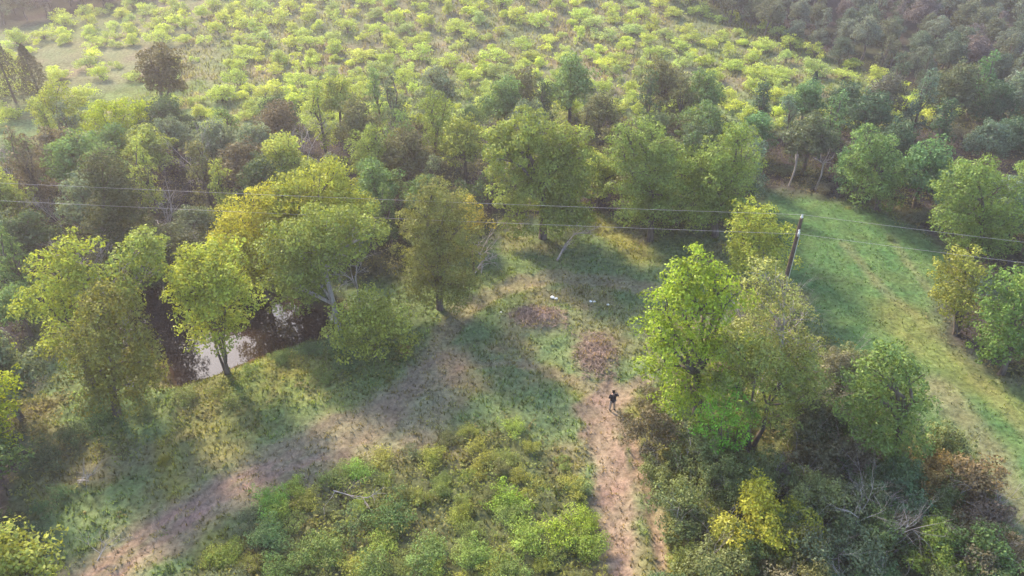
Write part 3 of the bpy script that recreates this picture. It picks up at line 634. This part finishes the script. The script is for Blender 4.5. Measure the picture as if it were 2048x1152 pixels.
# lower right thicket + bottom bushes
B = [((1500, 1075), 1.7, (.24, .24, .04), 'yellow green'), ((1450, 1090), 1.3, (.22, .23, .05), 'yellow green'), ((1560, 1085), 1.4, (.23, .23, .04), 'yellow green'), ((1690, 1060), 1.7, (.10, .12, .06), 'grey green'), ((1660, 1130), 1.6, (.09, .11, .06), 'grey green'), ((1620, 960), 1.7, (.09, .085, .05), 'brownish'),
     ((1690, 940), 1.6, (.10, .09, .06), 'brownish'), ((1600, 880), 1.8, (.085, .09, .05), 'dull olive'), ((1680, 850), 1.6, (.09, .09, .06), 'dull olive'), ((1650, 780), 1.5, (.11, .11, .07), 'grey green'), ((1910, 1010), 1.9, (.15, .11, .06), 'reddish brown'), ((1870, 980), 1.4, (.16, .12, .05), 'reddish brown'),
     ((1960, 1060), 1.4, (.12, .09, .07), 'reddish brown'), ((1780, 1010), 1.5, (.08, .12, .06), 'dark green'), ((1750, 1110), 1.5, (.10, .13, .05), 'mid green'), ((1850, 1120), 1.3, (.15, .18, .04), 'yellow green'), ((1930, 1140), 1.5, (.10, .15, .05), 'mid green'), ((1530, 990), 1.4, (.10, .12, .05), 'olive'),
     ((1450, 985), 1.2, (.09, .12, .05), 'dark green'), ((1380, 960), 1.0, (.15, .17, .04), 'olive'), ((1360, 900), 1.0, (.17, .19, .04), 'yellow green'), ((1320, 860), .9, (.18, .2, .04), 'yellow green'), ((1400, 1040), 1.1, (.13, .16, .04), 'mid green'), ((1370, 1120), 1.1, (.13, .15, .04), 'olive'), ((1580, 1150), 1.4, (.16, .15, .06), 'olive'), ((2010, 1150), 1.2, (.12, .1, .06), 'brownish'),
     ((1000, 1010), 1.3, (.17, .25, .04), 'lime green'), ((1135, 1060), 1.4, (.2, .27, .04), 'lime green'), ((1060, 1090), 1.3, (.16, .22, .05), 'lime green'), ((1175, 1100), 1.1, (.15, .2, .04), 'mid green'), ((790, 1040), 1.3, (.09, .15, .05), 'dark green'), ((860, 1130), 1.4, (.11, .16, .05), 'mid green'), ((640, 1110), 1.3, (.13, .17, .05), 'mid green'),
     ((710, 950), 1.0, (.17, .27, .06), 'lime green'), ((755, 960), .7, (.09, .12, .05), 'dark green'), ((545, 1010), 1.1, (.13, .23, .05), 'vivid green'), ((530, 1080), 1.2, (.11, .16, .06), 'grey green'), ((700, 1060), 1.2, (.10, .15, .06), 'grey green'), ((940, 1120), 1.2, (.15, .2, .05), 'mid green'), ((1010, 1150), 1.1, (.13, .18, .05), 'mid green'), ((740, 1140), 1.2, (.12, .17, .05), 'mid green'),
     ((1150, 990), .8, (.12, .16, .06), 'grey green'), ((920, 1030), .9, (.17, .2, .04), 'yellow green'), ((840, 1000), .8, (.15, .17, .04), 'olive'), ((450, 1120), 1.0, (.15, .18, .04), 'yellow green'), ((590, 1050), 1.0, (.14, .17, .05), 'olive'), ((1040, 960), .7, (.18, .19, .04), 'yellow green'), ((960, 950), .6, (.17, .17, .04), 'yellow green'), ((570, 1150), 1.1, (.12, .17, .05), 'mid green'),
     ((560, 725), .9, (.10, .15, .05), 'mid green'), ((620, 710), .9, (.09, .14, .06), 'dark green'), ((690, 735), 1.0, (.09, .13, .06), 'grey green'), ((500, 745), .8, (.11, .16, .05), 'mid green'), ((640, 760), .8, (.11, .15, .05), 'olive'), ((430, 790), .7, (.12, .15, .04), 'olive'), ((815, 705), .7, (.16, .12, .05), 'reddish brown'), ((370, 800), .9, (.12, .14, .05), 'olive'),
     ((140, 880), 1.1, (.07, .10, .05), 'dark green'), ((90, 930), 1.2, (.07, .09, .05), 'dark green'), ((200, 840), 1.2, (.08, .12, .05), 'dark green'), ((110, 1010), 1.0, (.08, .13, .06), 'mid green'), ((50, 1080), 1.3, (.06, .085, .045), 'dark green'), ((290, 830), .8, (.1, .13, .05), 'olive'), ((60, 1150), 1.2, (.07, .09, .05), 'dark green'), ((330, 925), .5, (.17, .16, .03), 'yellow green'),
     ((1780, 478), .45, (.08, .12, .05), 'dark green'), ((1590, 340), 1.3, (.09, .13, .07), 'bluish green'), ((1560, 352), 1.2, (.11, .13, .08), 'bluish green'), ((1700, 395), 1.3, (.1, .1, .08), 'mauve'), ((1650, 385), 1.1, (.11, .11, .085), 'mauve'), ((1840, 440), 1.3, (.09, .11, .08), 'bluish green'), ((1880, 455), 1.2, (.08, .10, .07), 'dark green')]
for (p, s, col, word) in B:
    x, y, z = G(*p); big = p[0] > 1400 and p[1] > 600; plant('scrub' if big else 'bush', x, y, s * (.62 if big else .66), col, rng, word=word, sz=(s * .62 if big else s * .44), shape='dense', region='near', group='bushes round the clearing')
BT2 = [('yellow green', (.21, .22, .05), 5), ('mid green', (.14, .175, .05), 4), ('lime green', (.19, .24, .05), 3), ('olive', (.12, .13, .05), 3), ('grey green', (.13, .15, .08), 1)]
def weed_test(x, y): return in_view(x, y, 30, 1) and bool(inside(np.array([x]), np.array([y]), CLEAR_WEED)[0])
for x, y in pois(4000, -30, 12, 14, 36, 1.15, rng, weed_test, [], 62):
    word, col, _ = pick(rng, BT2); plant('bush', x, y, rng.uniform(.38, .7), col, rng, word=word, shape='small', region='near', group='bushes round the clearing', sz=rng.uniform(.2, .42))
TT = [('brownish', (.12, .105, .065), 1), ('dull olive', (.13, .15, .06), 5), ('mauve grey', (.14, .125, .115), 1), ('dark green', (.08, .115, .05), 3), ('mid green', (.12, .165, .06), 2)]
def thick_test(x, y): return in_view(x, y, 30, 1) and bool(inside(np.array([x]), np.array([y]), THICKET)[0]) and y < 36
for x, y in pois(4000, 4, 30, 14, 36, 1.9, rng, thick_test, [], 46):
    word, col, _ = pick(rng, TT); plant('scrub', x, y, rng.uniform(.5, .9), col, rng, word=word, shape='tangled', region='near', group='bushes of the thicket')
# far forest beyond the hill shoulder: nearest ones as things, the rest one mass
def far_test(x, y):
    if not in_view(x, y, 40, 5): return False
    if inw(x, y): return False
    z = float(base_h(x, y)); px, py, dep = project(x, y, z + 1)
    if px > 1330: return py < (px - 1380) * .42 + 4 or y > 170
    if px < 330: return py < 45 - px * .2
    return y > 178
FT = [('dark green', (.07, .10, .07), 5), ('olive', (.10, .115, .075), 4), ('mauve grey', (.125, .11, .115), 2), ('grey green', (.11, .135, .105), 4)]
pts = pois(20000, -90, 160, 80, 270, 2.8, rng, far_test, [], 950)
pts.sort(key=lambda p: p[1])
nt_ = sum(1 for p in PENDING if p[0].name.startswith(('broadleaf', 'leafless'))) + 30
room = max(0, 300 - nt_)
FARP = []
for i, (x, y) in enumerate(pts):
    word, col, _ = pick(rng, FT); s = rng.uniform(.5, .8)
    if i < room: plant(rng.choice(['round', 'round', 'tall']), x, y, s, col, rng, word=word, shape='distant', region='far', group='trees of the far forest')
    else: FARP.append((x, y, s, col))
lobh = [rand_lobes(random.Random(700 + i), 'mesquite') for i in range(6)]; VV = []; CC = []; rg = np.random.default_rng(6)
HB = [(p[0].location.x, p[0].location.y, 1.5) for p in PENDING if p[3] == 'hill']
for i, (x, y) in enumerate(pois(9000, -75, 75, 76, 190, 2.6, rng, hill_test, HERO + HB, 420)):
    P, Nn = crown_cloud(lobh[i % 6], rg, 26., .42, .4, .3); V, F = leaves(P, Nn, .26, rg, .6); a = rg.random() * 6.283; ca, sa = math.cos(a), math.sin(a); sc = rg.uniform(.35, .7)
    VV.append(np.stack([V[:, 0] * ca - V[:, 1] * sa, V[:, 0] * sa + V[:, 1] * ca, V[:, 2]], 1) * sc + np.array([x, y, float(base_h(x, y)) - .05]))
    CC.append(np.tile(np.array(HT[i % 3][1]) * rg.uniform(.8, 1.2), (len(V), 1)))
VV = np.concatenate(VV); o = link('hill_scrub', fast_mesh('hill_scrub', VV, np.arange(len(VV)).reshape(-1, 4), 4, np.concatenate(CC)), M_WEED)
o['kind'] = 'stuff'; o['label'] = 'small yellow green seedling scrub filling in between the hill bushes'; o['category'] = 'scrub'
print('hill', sum(p[3] == 'hill' for p in PENDING), 'wood etc', len(PENDING), 'far individual', max(room, 0), 'mass', len(FARP))
if FARP:
    VV = []; CC = []; rg = np.random.default_rng(5)
    lob = [rand_lobes(random.Random(500 + i), 'round') for i in range(6)]
    for i, (x, y, s, col) in enumerate(FARP):
        P, Nn = crown_cloud(lob[i % 6], rg, 10., .42, .4, .1); V, F = leaves(P, Nn, .42, rg, .7)
        a = rg.random() * 6.283; ca, sa = math.cos(a), math.sin(a)
        V = np.stack([V[:, 0] * ca - V[:, 1] * sa, V[:, 0] * sa + V[:, 1] * ca, V[:, 2]], 1) * s + np.array([x, y, float(base_h(x, y))])
        VV.append(V); CC.append(np.tile(col, (len(V), 1)))
    VV = np.concatenate(VV); o = link('distant_forest', fast_mesh('distant_forest', VV, np.arange(len(VV)).reshape(-1, 4), 4, np.concatenate(CC)), M_WEED)
    o['kind'] = 'stuff'; o['label'] = 'far dark forest canopy rising beyond the sunlit hill'; o['category'] = 'forest'

# labels that single each planted thing out
def where(px, py):
    a, b, ph = min(LAND, key=lambda l: math.hypot((l[0] - px), (l[1] - py) * 1.5)); dx, dy = px - a, b - py
    horiz = 'left' if dx < 0 else 'right'
    if abs(dx) > 2.2 * abs(dy): w = f'{horiz} of'
    elif abs(dy) > 2.2 * abs(dx): w = 'above' if dy > 0 else 'below'
    else: w = f'{"above" if dy > 0 else "below"}-{horiz} of'
    return w, ph, math.hypot(dx, dy)
landmark(1228, 800, 'the person'); landmark(1600, 440, 'the utility pole'); landmark(1120, 670, 'the brush heap')
landmark(405, 270, 'the whitish forked dead tree'); landmark(1614, 180, 'the single dark juniper'); landmark(60, 140, 'the two left junipers'); landmark(1455, 850, 'the vivid ring shaped bush'); landmark(710, 940, 'the small lit bush')
from collections import defaultdict
bucket = defaultdict(list)
for rec in PENDING:
    o, word, shape, region, px, py, h = rec; noun = 'bush' if o['category'] == 'bush' else 'tree'
    zone = {'wood': '', 'hill': 'hill', 'far': '', 'near': ''}[region]
    w, ph, d = where(px, py)
    lab = ' '.join(f'{shape} {word} {zone} {noun} {w} {ph}'.split()); bucket[lab].append(rec)
ORD = ['', 'second', 'third', 'fourth', 'fifth', 'sixth', 'seventh', 'eighth', 'ninth', 'tenth', 'eleventh', 'twelfth', 'thirteenth', 'fourteenth', 'fifteenth', 'sixteenth', 'seventeenth', 'eighteenth', 'nineteenth', 'twentieth']
for lab, recs in bucket.items():
    if len(recs) == 1: recs[0][0]['label'] = lab; continue
    recs.sort(key=lambda r: r[4])
    for i, r in enumerate(recs):
        pre = 'leftmost' if i == 0 else ('rightmost' if i == len(recs) - 1 else (ORD[i] + ' from left' if i < 20 else f'{i+1}th from left'))
        r[0]['label'] = f'{pre} {lab}'

# ---------------------------------------------------------------- ground cover (uncountable)
rg = np.random.default_rng(9)
def scatter(n, x0, x1, y0, y1, dens):
    x = rg.uniform(x0, x1, n); y = rg.uniform(y0, y1, n)
    px, py, dep = project(x, y, 0 * x); k = (px > -80) & (px < 2130) & (py < 1200); x, y = x[k], y[k]
    k = rg.random(len(x)) < dens(x, y); return x[k], y[k]
def dens_grass(x, y):
    path, wood, mead, weed, hill, n1, n2, n3 = zones(x, y)
    return np.clip((1 - .55 * path) * (1 - .6 * wood) * (.25 + 1.0 * n1) * (.35 + 1.1 * smooth(.35, .65, n2)) * (1 - .6 * mead) * (1 - .4 * weed) * (1 - .75 * smooth(45, 85, y)), 0, 1) * (pond_sd(x, y) > .5)
x, y = scatter(260000, -46, 46, 15, 125, dens_grass)
z = hz(x, y); n = len(x); path, wood, mead, weed, hill, n1, n2, n3 = zones(x, y)
H = rg.uniform(.08, .27, n) * (1 - .45 * mead) * (1 + .5 * weed) * (1 - .4 * path) * (1 + smooth(50, 100, y) * 1.2)
V = []; 
for b in range(4):
    a = rg.uniform(0, 6.283, n); sp = rg.uniform(.03, .13, n); ox, oy = np.cos(a) * sp, np.sin(a) * sp; wv = .028 + .012 * rg.random(n) + .02 * smooth(50, 100, y)
    tx, ty = -np.sin(a) * wv, np.cos(a) * wv
    P0 = np.stack([x + ox * .3 - tx, y + oy * .3 - ty, z - .02], 1); P1 = np.stack([x + ox * .3 + tx, y + oy * .3 + ty, z - .02], 1)
    P2_ = np.stack([x + ox * 1.5, y + oy * 1.5, z + H * rg.uniform(.7, 1.2, n)], 1)
    V.append(np.stack([P0, P1, P2_], 1))
V = np.stack(V, 1).reshape(-1, 3)
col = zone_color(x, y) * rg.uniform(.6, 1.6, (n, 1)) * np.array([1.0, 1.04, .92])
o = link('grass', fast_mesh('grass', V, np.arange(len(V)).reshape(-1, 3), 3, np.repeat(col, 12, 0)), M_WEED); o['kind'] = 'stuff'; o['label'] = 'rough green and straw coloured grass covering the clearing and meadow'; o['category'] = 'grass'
# leafy undergrowth
def dens_weed(x, y):
    path, wood, mead, weed, hill, n1, n2, n3 = zones(x, y)
    foot = 1 - smooth(-.5, 1.2, np.where(inside(x, y, FOOT), -1., 1.) * seg_dist(x, y, FOOT, True) + (n1 - .5) * 2)
    d = np.maximum(np.maximum(weed * (.25 + 1.1 * smooth(.35, .6, n1)), wood * (.3 + .7 * n1)), foot * (.1 + .9 * smooth(.4, .62, n1)))
    d = np.maximum(d, .06 * smooth(.55, .7, n2)) * (1 - path) * (1 - .85 * mead)
    return np.clip(d, 0, 1) * (pond_sd(x, y) > .9) * (1 - .6 * smooth(50, 90, y))
x, y = scatter(75000, -60, 60, 15, 98, dens_weed); z = hz(x, y); n = len(x)
path, wood, mead, weed, hill, n1, n2, n3 = zones(x, y)
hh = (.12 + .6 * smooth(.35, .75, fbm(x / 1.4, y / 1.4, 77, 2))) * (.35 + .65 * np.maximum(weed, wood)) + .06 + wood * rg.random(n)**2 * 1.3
per = 7
off = rg.normal(0, 1, (n, per, 3)) * np.array([.16, .16, .09]); c = np.stack([x, y, z + hh * rg.uniform(.25, 1, n)], 1)
P = (c[:, None, :] + off).reshape(-1, 3); Nn = np.tile(np.array([0, -.1, 1.0]), (len(P), 1))
tone = vnoise(x / 1.7, y / 1.7, 88)[:, None]; t2 = vnoise(x / 3.1, y / 3.1, 99)[:, None]
col = np.array([.13, .18, .055]) * (1 - tone) + np.array([.23, .22, .06]) * tone
col = col * (1 - .55 * smooth(.5, .75, t2)) + np.array([.17, .12, .08]) * .55 * smooth(.5, .75, t2)
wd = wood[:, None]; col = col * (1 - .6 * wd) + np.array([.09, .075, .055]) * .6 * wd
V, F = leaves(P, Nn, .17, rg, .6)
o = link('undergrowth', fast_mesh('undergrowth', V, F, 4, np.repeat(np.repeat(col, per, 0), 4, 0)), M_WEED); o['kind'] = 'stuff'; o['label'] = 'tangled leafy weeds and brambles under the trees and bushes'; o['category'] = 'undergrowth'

# ---------------------------------------------------------------- brush heap, stones
M_BRUSH = bark_material('cut_brush', (.11, .075, .055), (.30, .215, .17), 3)
def brush(label, c, sx, sy, n, seed):
    rr = random.Random(seed); T = Tubes(); x0, y0 = c; z0 = float(base_h(x0, y0))
    for k in range(n):
        a = max(-1, min(1, rr.gauss(0, .5))) * sx; b = max(-1, min(1, rr.gauss(0, .5))) * sy; zz = float(base_h(x0 + a, y0 + b)) - z0 + rr.uniform(.02, .12)
        d = Vector((rr.gauss(0, 1), rr.gauss(0, 1), rr.gauss(0, .15))).normalized() * rr.uniform(.12, .4); p = Vector((a, b, zz))
        T.add([p - d, p + Vector((rr.uniform(-.08, .08), rr.uniform(-.08, .08), rr.uniform(0, .12))), p + d], [.022, .018, .008], 4)
    o = link('brush_heap', T.mesh('brush_heap'), M_BRUSH); o.location = (x0, y0, z0); o['label'] = label; o['category'] = 'brush heap'; o['group'] = 'heaps of cut brush in the clearing'
brush('pale heap of cut brush on the mound, upper left of the two', MOUND, 2.0, 1.2, 420, 1)
brush('long brown heap of cut brush running towards the person', MOUND2, 1.35, 2.3, 620, 2)
M_STONE = plain('white_stone', (.75, .74, .68), .8)
def stone(p, r, label):
    rr = random.Random(int(p[0])); import bmesh
    bm = bmesh.new(); bmesh.ops.create_icosphere(bm, subdivisions=2, radius=r)
    for v in bm.verts: v.co *= rr.uniform(.82, 1.12); v.co.z *= .6
    me = bpy.data.meshes.new('stone'); bm.to_mesh(me); bm.free(); x, y, z = G(*p); z = float(hz(np.array([x]), np.array([y]))[0])
    o = link('stone', me, M_STONE); o.location = (x, y, z + r * .35); o['label'] = label; o['category'] = 'stone'; o['group'] = 'white stones in the clearing'
stone((1181, 604), .12, 'white stone in the grass, left of the close pair'); stone((1189, 604), .11, 'white stone in the grass, right of the close pair')
stone((1216, 611), .11, 'white stone lying alone, rightmost in the clearing'); stone((1105, 596), .17, 'flat pale stone above the brush heap'); stone((1002, 627), .08, 'tiny white stone left of the brush heap'); stone((1112, 598), .13, 'pale stone touching the flat stone above the brush heap')

# ---------------------------------------------------------------- utility pole and lines
M_POLE = bark_material('weathered_pole', (.04, .026, .02), (.10, .068, .05), 14); M_METAL = plain('galvanised_metal', (.5, .5, .48), .4, .1); M_CER = plain('grey_ceramic', (.5, .5, .48), .3, .05)
M_WIRE = plain('bare_wire', (.36, .33, .34), .45, .1)
dx, dy_, dz = ray(1603, 437); PH = 9.0; t = (CAMH - PH) / -dz; PX, PY = dx * t, dy_ * t; pz = float(base_h(PX, PY))
pole = thing('utility_pole', 'brown wooden utility pole standing at the near edge of the meadow', 'utility pole', (PX, PY, pz))
T = Tubes(); T.add([(0, 0, -.5), (0, 0, 2), (0, 0, 5), (0, 0, PH - pz)], [.16, .15, .13, .11], 12); T.add([(0, 0, PH - pz - .01), (0, 0, PH - pz + .03)], [.11, .005], 12); link('pole_shaft', T.mesh('pole_shaft'), M_POLE, pole)
T = Tubes(); T.add([(0, 0, PH - pz + .03), (0, 0, PH - pz + .1), (0, 0, PH - pz + .14), (0, 0, PH - pz + .3)], [.05, .1, .07, .05], 10); link('insulator', T.mesh('insulator'), M_CER, pole)
T = Tubes(); T.add([(-.02, -.17, PH - pz - 1.1), (-.02, -.24, PH - pz - 1.05), (-.02, -.24, PH - pz - .9), (-.02, -.17, PH - pz - .85)], [.05, .07, .07, .05], 8); link('insulator', T.mesh('insulator_low'), M_CER, pole)
link('bracket', box_mesh([(-.02, -.17, PH - pz - .97, .1, .05, .5)], 'bracket'), M_METAL, pole)
T = Tubes(); T.add([(.13, -.12, .05), (.13, -.12, 3.0), (.11, -.11, PH - pz - 1.2)], [.02, .02, .02], 5); link('ground_wire', T.mesh('ground_wire'), M_METAL, pole)
def span(a, b, sag, n=40):
    return [(a[0] + (b[0] - a[0]) * i / n, a[1] + (b[1] - a[1]) * i / n, a[2] + (b[2] - a[2]) * i / n - sag * 4 * (i / n) * (1 - i / n)) for i in range(n + 1)]
for zt, lab, oy in ((PH + .28, 'upper power line crossing the whole picture from pole top', 0), (PH - 1.0, 'lower power line crossing below the upper one', -.24)):
    A = (-80, 50.2 + oy, zt - .2); Bp = (PX, PY + oy, zt); Cc = (72, 30.0 + oy, zt - .6)
    T = Tubes(); r = .0085
    p = span(A, Bp, .35) ; T.add(p, [r] * len(p), 5); p = span(Bp, Cc, .5); T.add(p, [r] * len(p), 5)
    o = link('power_line', T.mesh('power_line'), M_WIRE); o['label'] = lab; o['category'] = 'power line'; o['group'] = 'power lines on the pole'

# ---------------------------------------------------------------- the person
M_SKIN = plain('skin', (.42, .26, .19), .6, .05); M_JACKET = plain('black_jacket', (.022, .018, .024), .85, .3, 20); M_TROUS = plain('pale_trousers', (.34, .26, .21), .9, .12, 20)
M_SHOE = plain('dark_shoes', (.03, .025, .022), .7, .1); M_HAIR = plain('dark_hair', (.018, .013, .01), .8, .3, 40)
def skin(name, verts, edges, radii, mat, parent, root=0, sub=2):
    me = bpy.data.meshes.new(name); me.from_pydata(verts, edges, []); o = bpy.data.objects.new(name, me); C.objects.link(o)
    o.modifiers.new('skin', 'SKIN'); sv = me.skin_vertices[0].data
    for i, r in enumerate(radii):
        sv[i].radius = (r, r) if not isinstance(r, tuple) else r
        sv[i].use_root = (i == root)
    sub_ = o.modifiers.new('sub', 'SUBSURF'); sub_.levels = sub; sub_.render_levels = sub
    bpy.context.view_layer.update(); dg = bpy.context.evaluated_depsgraph_get(); m2 = bpy.data.meshes.new_from_object(o.evaluated_get(dg))
    m2.name = name; m2.materials.clear(); bpy.data.objects.remove(o); m2.polygons.foreach_set('use_smooth', [True] * len(m2.polygons))
    return link(name, m2, mat, parent)
gx_, gy_, gz_ = G(1224, 818); gz_ = float(hz(np.array([gx_]), np.array([gy_]))[0])
per_ = thing('person', 'person in a black jacket and pale trousers standing on the dirt track', 'person', (gx_, gy_, gz_ + .02), R(8), scale=(.9, .9, .9))
# body, facing away (+Y), weight on both feet, elbows bent
bv = [(0, 0, .95), (0, -.01, 1.12), (0, -.01, 1.30), (0, 0, 1.44), (0, .01, 1.52), (0, .02, 1.60), (0, .02, 1.70),      # 0-6 spine, neck, head
      (-.10, 0, .90), (-.135, .02, .50), (-.16, -.03, .09), (-.165, .12, .035),                                                # 7-10 left leg
      (.10, 0, .90), (.13, .03, .50), (.15, -.01, .09), (.165, .14, .035),                                                     # 11-14 right leg
      (-.19, 0, 1.41), (-.27, -.03, 1.15), (-.17, .20, 1.08), (-.12, .27, 1.09),                                               # 15-18 left arm
      (.19, 0, 1.41), (.37, .03, 1.22), (.20, .25, 1.17), (.13, .31, 1.17)]                                                    # 19-22 right arm, elbow out
be = [(0, 1), (1, 2), (2, 3), (3, 4), (4, 5), (5, 6), (0, 7), (7, 8), (8, 9), (9, 10), (0, 11), (11, 12), (12, 13), (13, 14), (3, 15), (15, 16), (16, 17), (17, 18), (3, 19), (19, 20), (20, 21), (21, 22)]
brad = [.14, .13, .15, .11, .055, .085, .075, .085, .06, .04, .035, .085, .06, .04, .035, .06, .045, .03, .032, .06, .045, .03, .032]
for hnd, (hx, hy, hzz), sg in ((18, bv[18], 1), (22, bv[22], -1)):
    for f, (sp_, ln) in enumerate(((-.03, .075), (-.01, .085), (.01, .08), (.03, .062))):
        a = len(bv); bv += [(hx + sg * .015, hy + .035, hzz + sp_), (hx + sg * .05, hy + .02 + ln * .4, hzz + sp_), (hx + sg * .075, hy + ln * .15, hzz + sp_ - .005)]
        be += [(hnd, a), (a, a + 1), (a + 1, a + 2)]; brad += [.010, .009, .008]
    a = len(bv); bv += [(hx + sg * .03, hy - .02, hzz + .035), (hx + sg * .06, hy, hzz + .05)]; be += [(hnd, a), (a, a + 1)]; brad += [.012, .009]
skin('body', bv, be, brad, M_SKIN, per_)
skin('jacket', [(0, -.01, .72), (0, -.01, 1.0), (0, -.01, 1.28), (0, 0, 1.43), (0, .01, 1.50), (-.20, 0, 1.41), (-.28, -.03, 1.15), (-.19, .17, 1.09), (.20, 0, 1.41), (.38, .03, 1.22), (.23, .21, 1.175)],
     [(0, 1), (1, 2), (2, 3), (3, 4), (3, 5), (5, 6), (6, 7), (3, 8), (8, 9), (9, 10)], [(.27, .19), (.22, .17), (.21, .15), (.16, .12), .08, .085, .07, .05, .085, .07, .05], M_JACKET, per_, 2)
skin('trousers', [(0, 0, .93), (-.10, 0, .86), (-.135, .02, .50), (-.16, -.03, .12), (.10, 0, .86), (.13, .03, .50), (.15, -.01, .12)], [(0, 1), (1, 2), (2, 3), (0, 4), (4, 5), (5, 6)], [.16, .115, .085, .065, .115, .085, .065], M_TROUS, per_)
for sx_, yy in ((-.163, -.03), (.158, -.01)): skin('shoe', [(sx_, yy - .04, .05), (sx_, yy + .07, .05), (sx_ + .008, yy + .19, .04)], [(0, 1), (1, 2)], [.055, .055, .042], M_SHOE, per_, 1)
skin('hair', [(0, -.02, 1.62), (0, -.005, 1.70), (0, .03, 1.74), (0, .085, 1.73)], [(0, 1), (1, 2), (2, 3)], [.09, .098, .085, .045], M_HAIR, per_, 1)
bv2 = [(-.032, .118, 1.665), (.032, .118, 1.665)]
for e in bv2:
    T = Tubes(); T.add([(e[0], e[1] - .02, e[2]), (e[0], e[1], e[2]), (e[0], e[1] + .006, e[2])], [.014, .012, .003], 8); link('eye', T.mesh('eye'), M_HAIR, per_)
T = Tubes(); T.add([(0, .095, 1.665), (0, .125, 1.635), (0, .13, 1.625), (0, .10, 1.615)], [.008, .014, .016, .006], 8); link('nose', T.mesh('nose'), M_SKIN, per_)
T = Tubes(); T.add([(-.025, .105, 1.585), (0, .112, 1.583), (.025, .105, 1.585)], [.004, .008, .004], 6); link('mouth', T.mesh('mouth'), M_SKIN, per_)
for e in (-1, 1):
    T = Tubes(); T.add([(e * .085, .01, 1.69), (e * .102, .0, 1.665), (e * .088, .01, 1.63)], [.008, .016, .008], 6); link('ear', T.mesh('ear'), M_SKIN, per_)

# ---------------------------------------------------------------- haze
m, t, out = nodes('haze_air'); pv = N(t, 'ShaderNodeVolumePrincipled'); pv.inputs['Color'].default_value = (1.0, .89, .92, 1); pv.inputs['Density'].default_value = HAZE_DENSITY; pv.inputs['Anisotropy'].default_value = .45
t.links.new(pv.outputs[0], out.inputs['Volume'])
zlo = float(gz.min()) - 1; zhi = max(float(gz[(np.abs(fx_) < 300) & (fy_ < 500)].max()) + 12, 36); zhi = max(zhi, float(gz.max()) + 2)
hb = link('haze', box_mesh([(0, 0, (zlo + zhi) / 2, 3400, 3400, zhi - zlo)], 'haze'), m); hb['kind'] = 'stuff'; hb['label'] = 'thin warm evening haze filling the air over the valley'; hb['category'] = 'haze'
print('objects', len(bpy.data.objects), 'haze box', zlo, zhi)
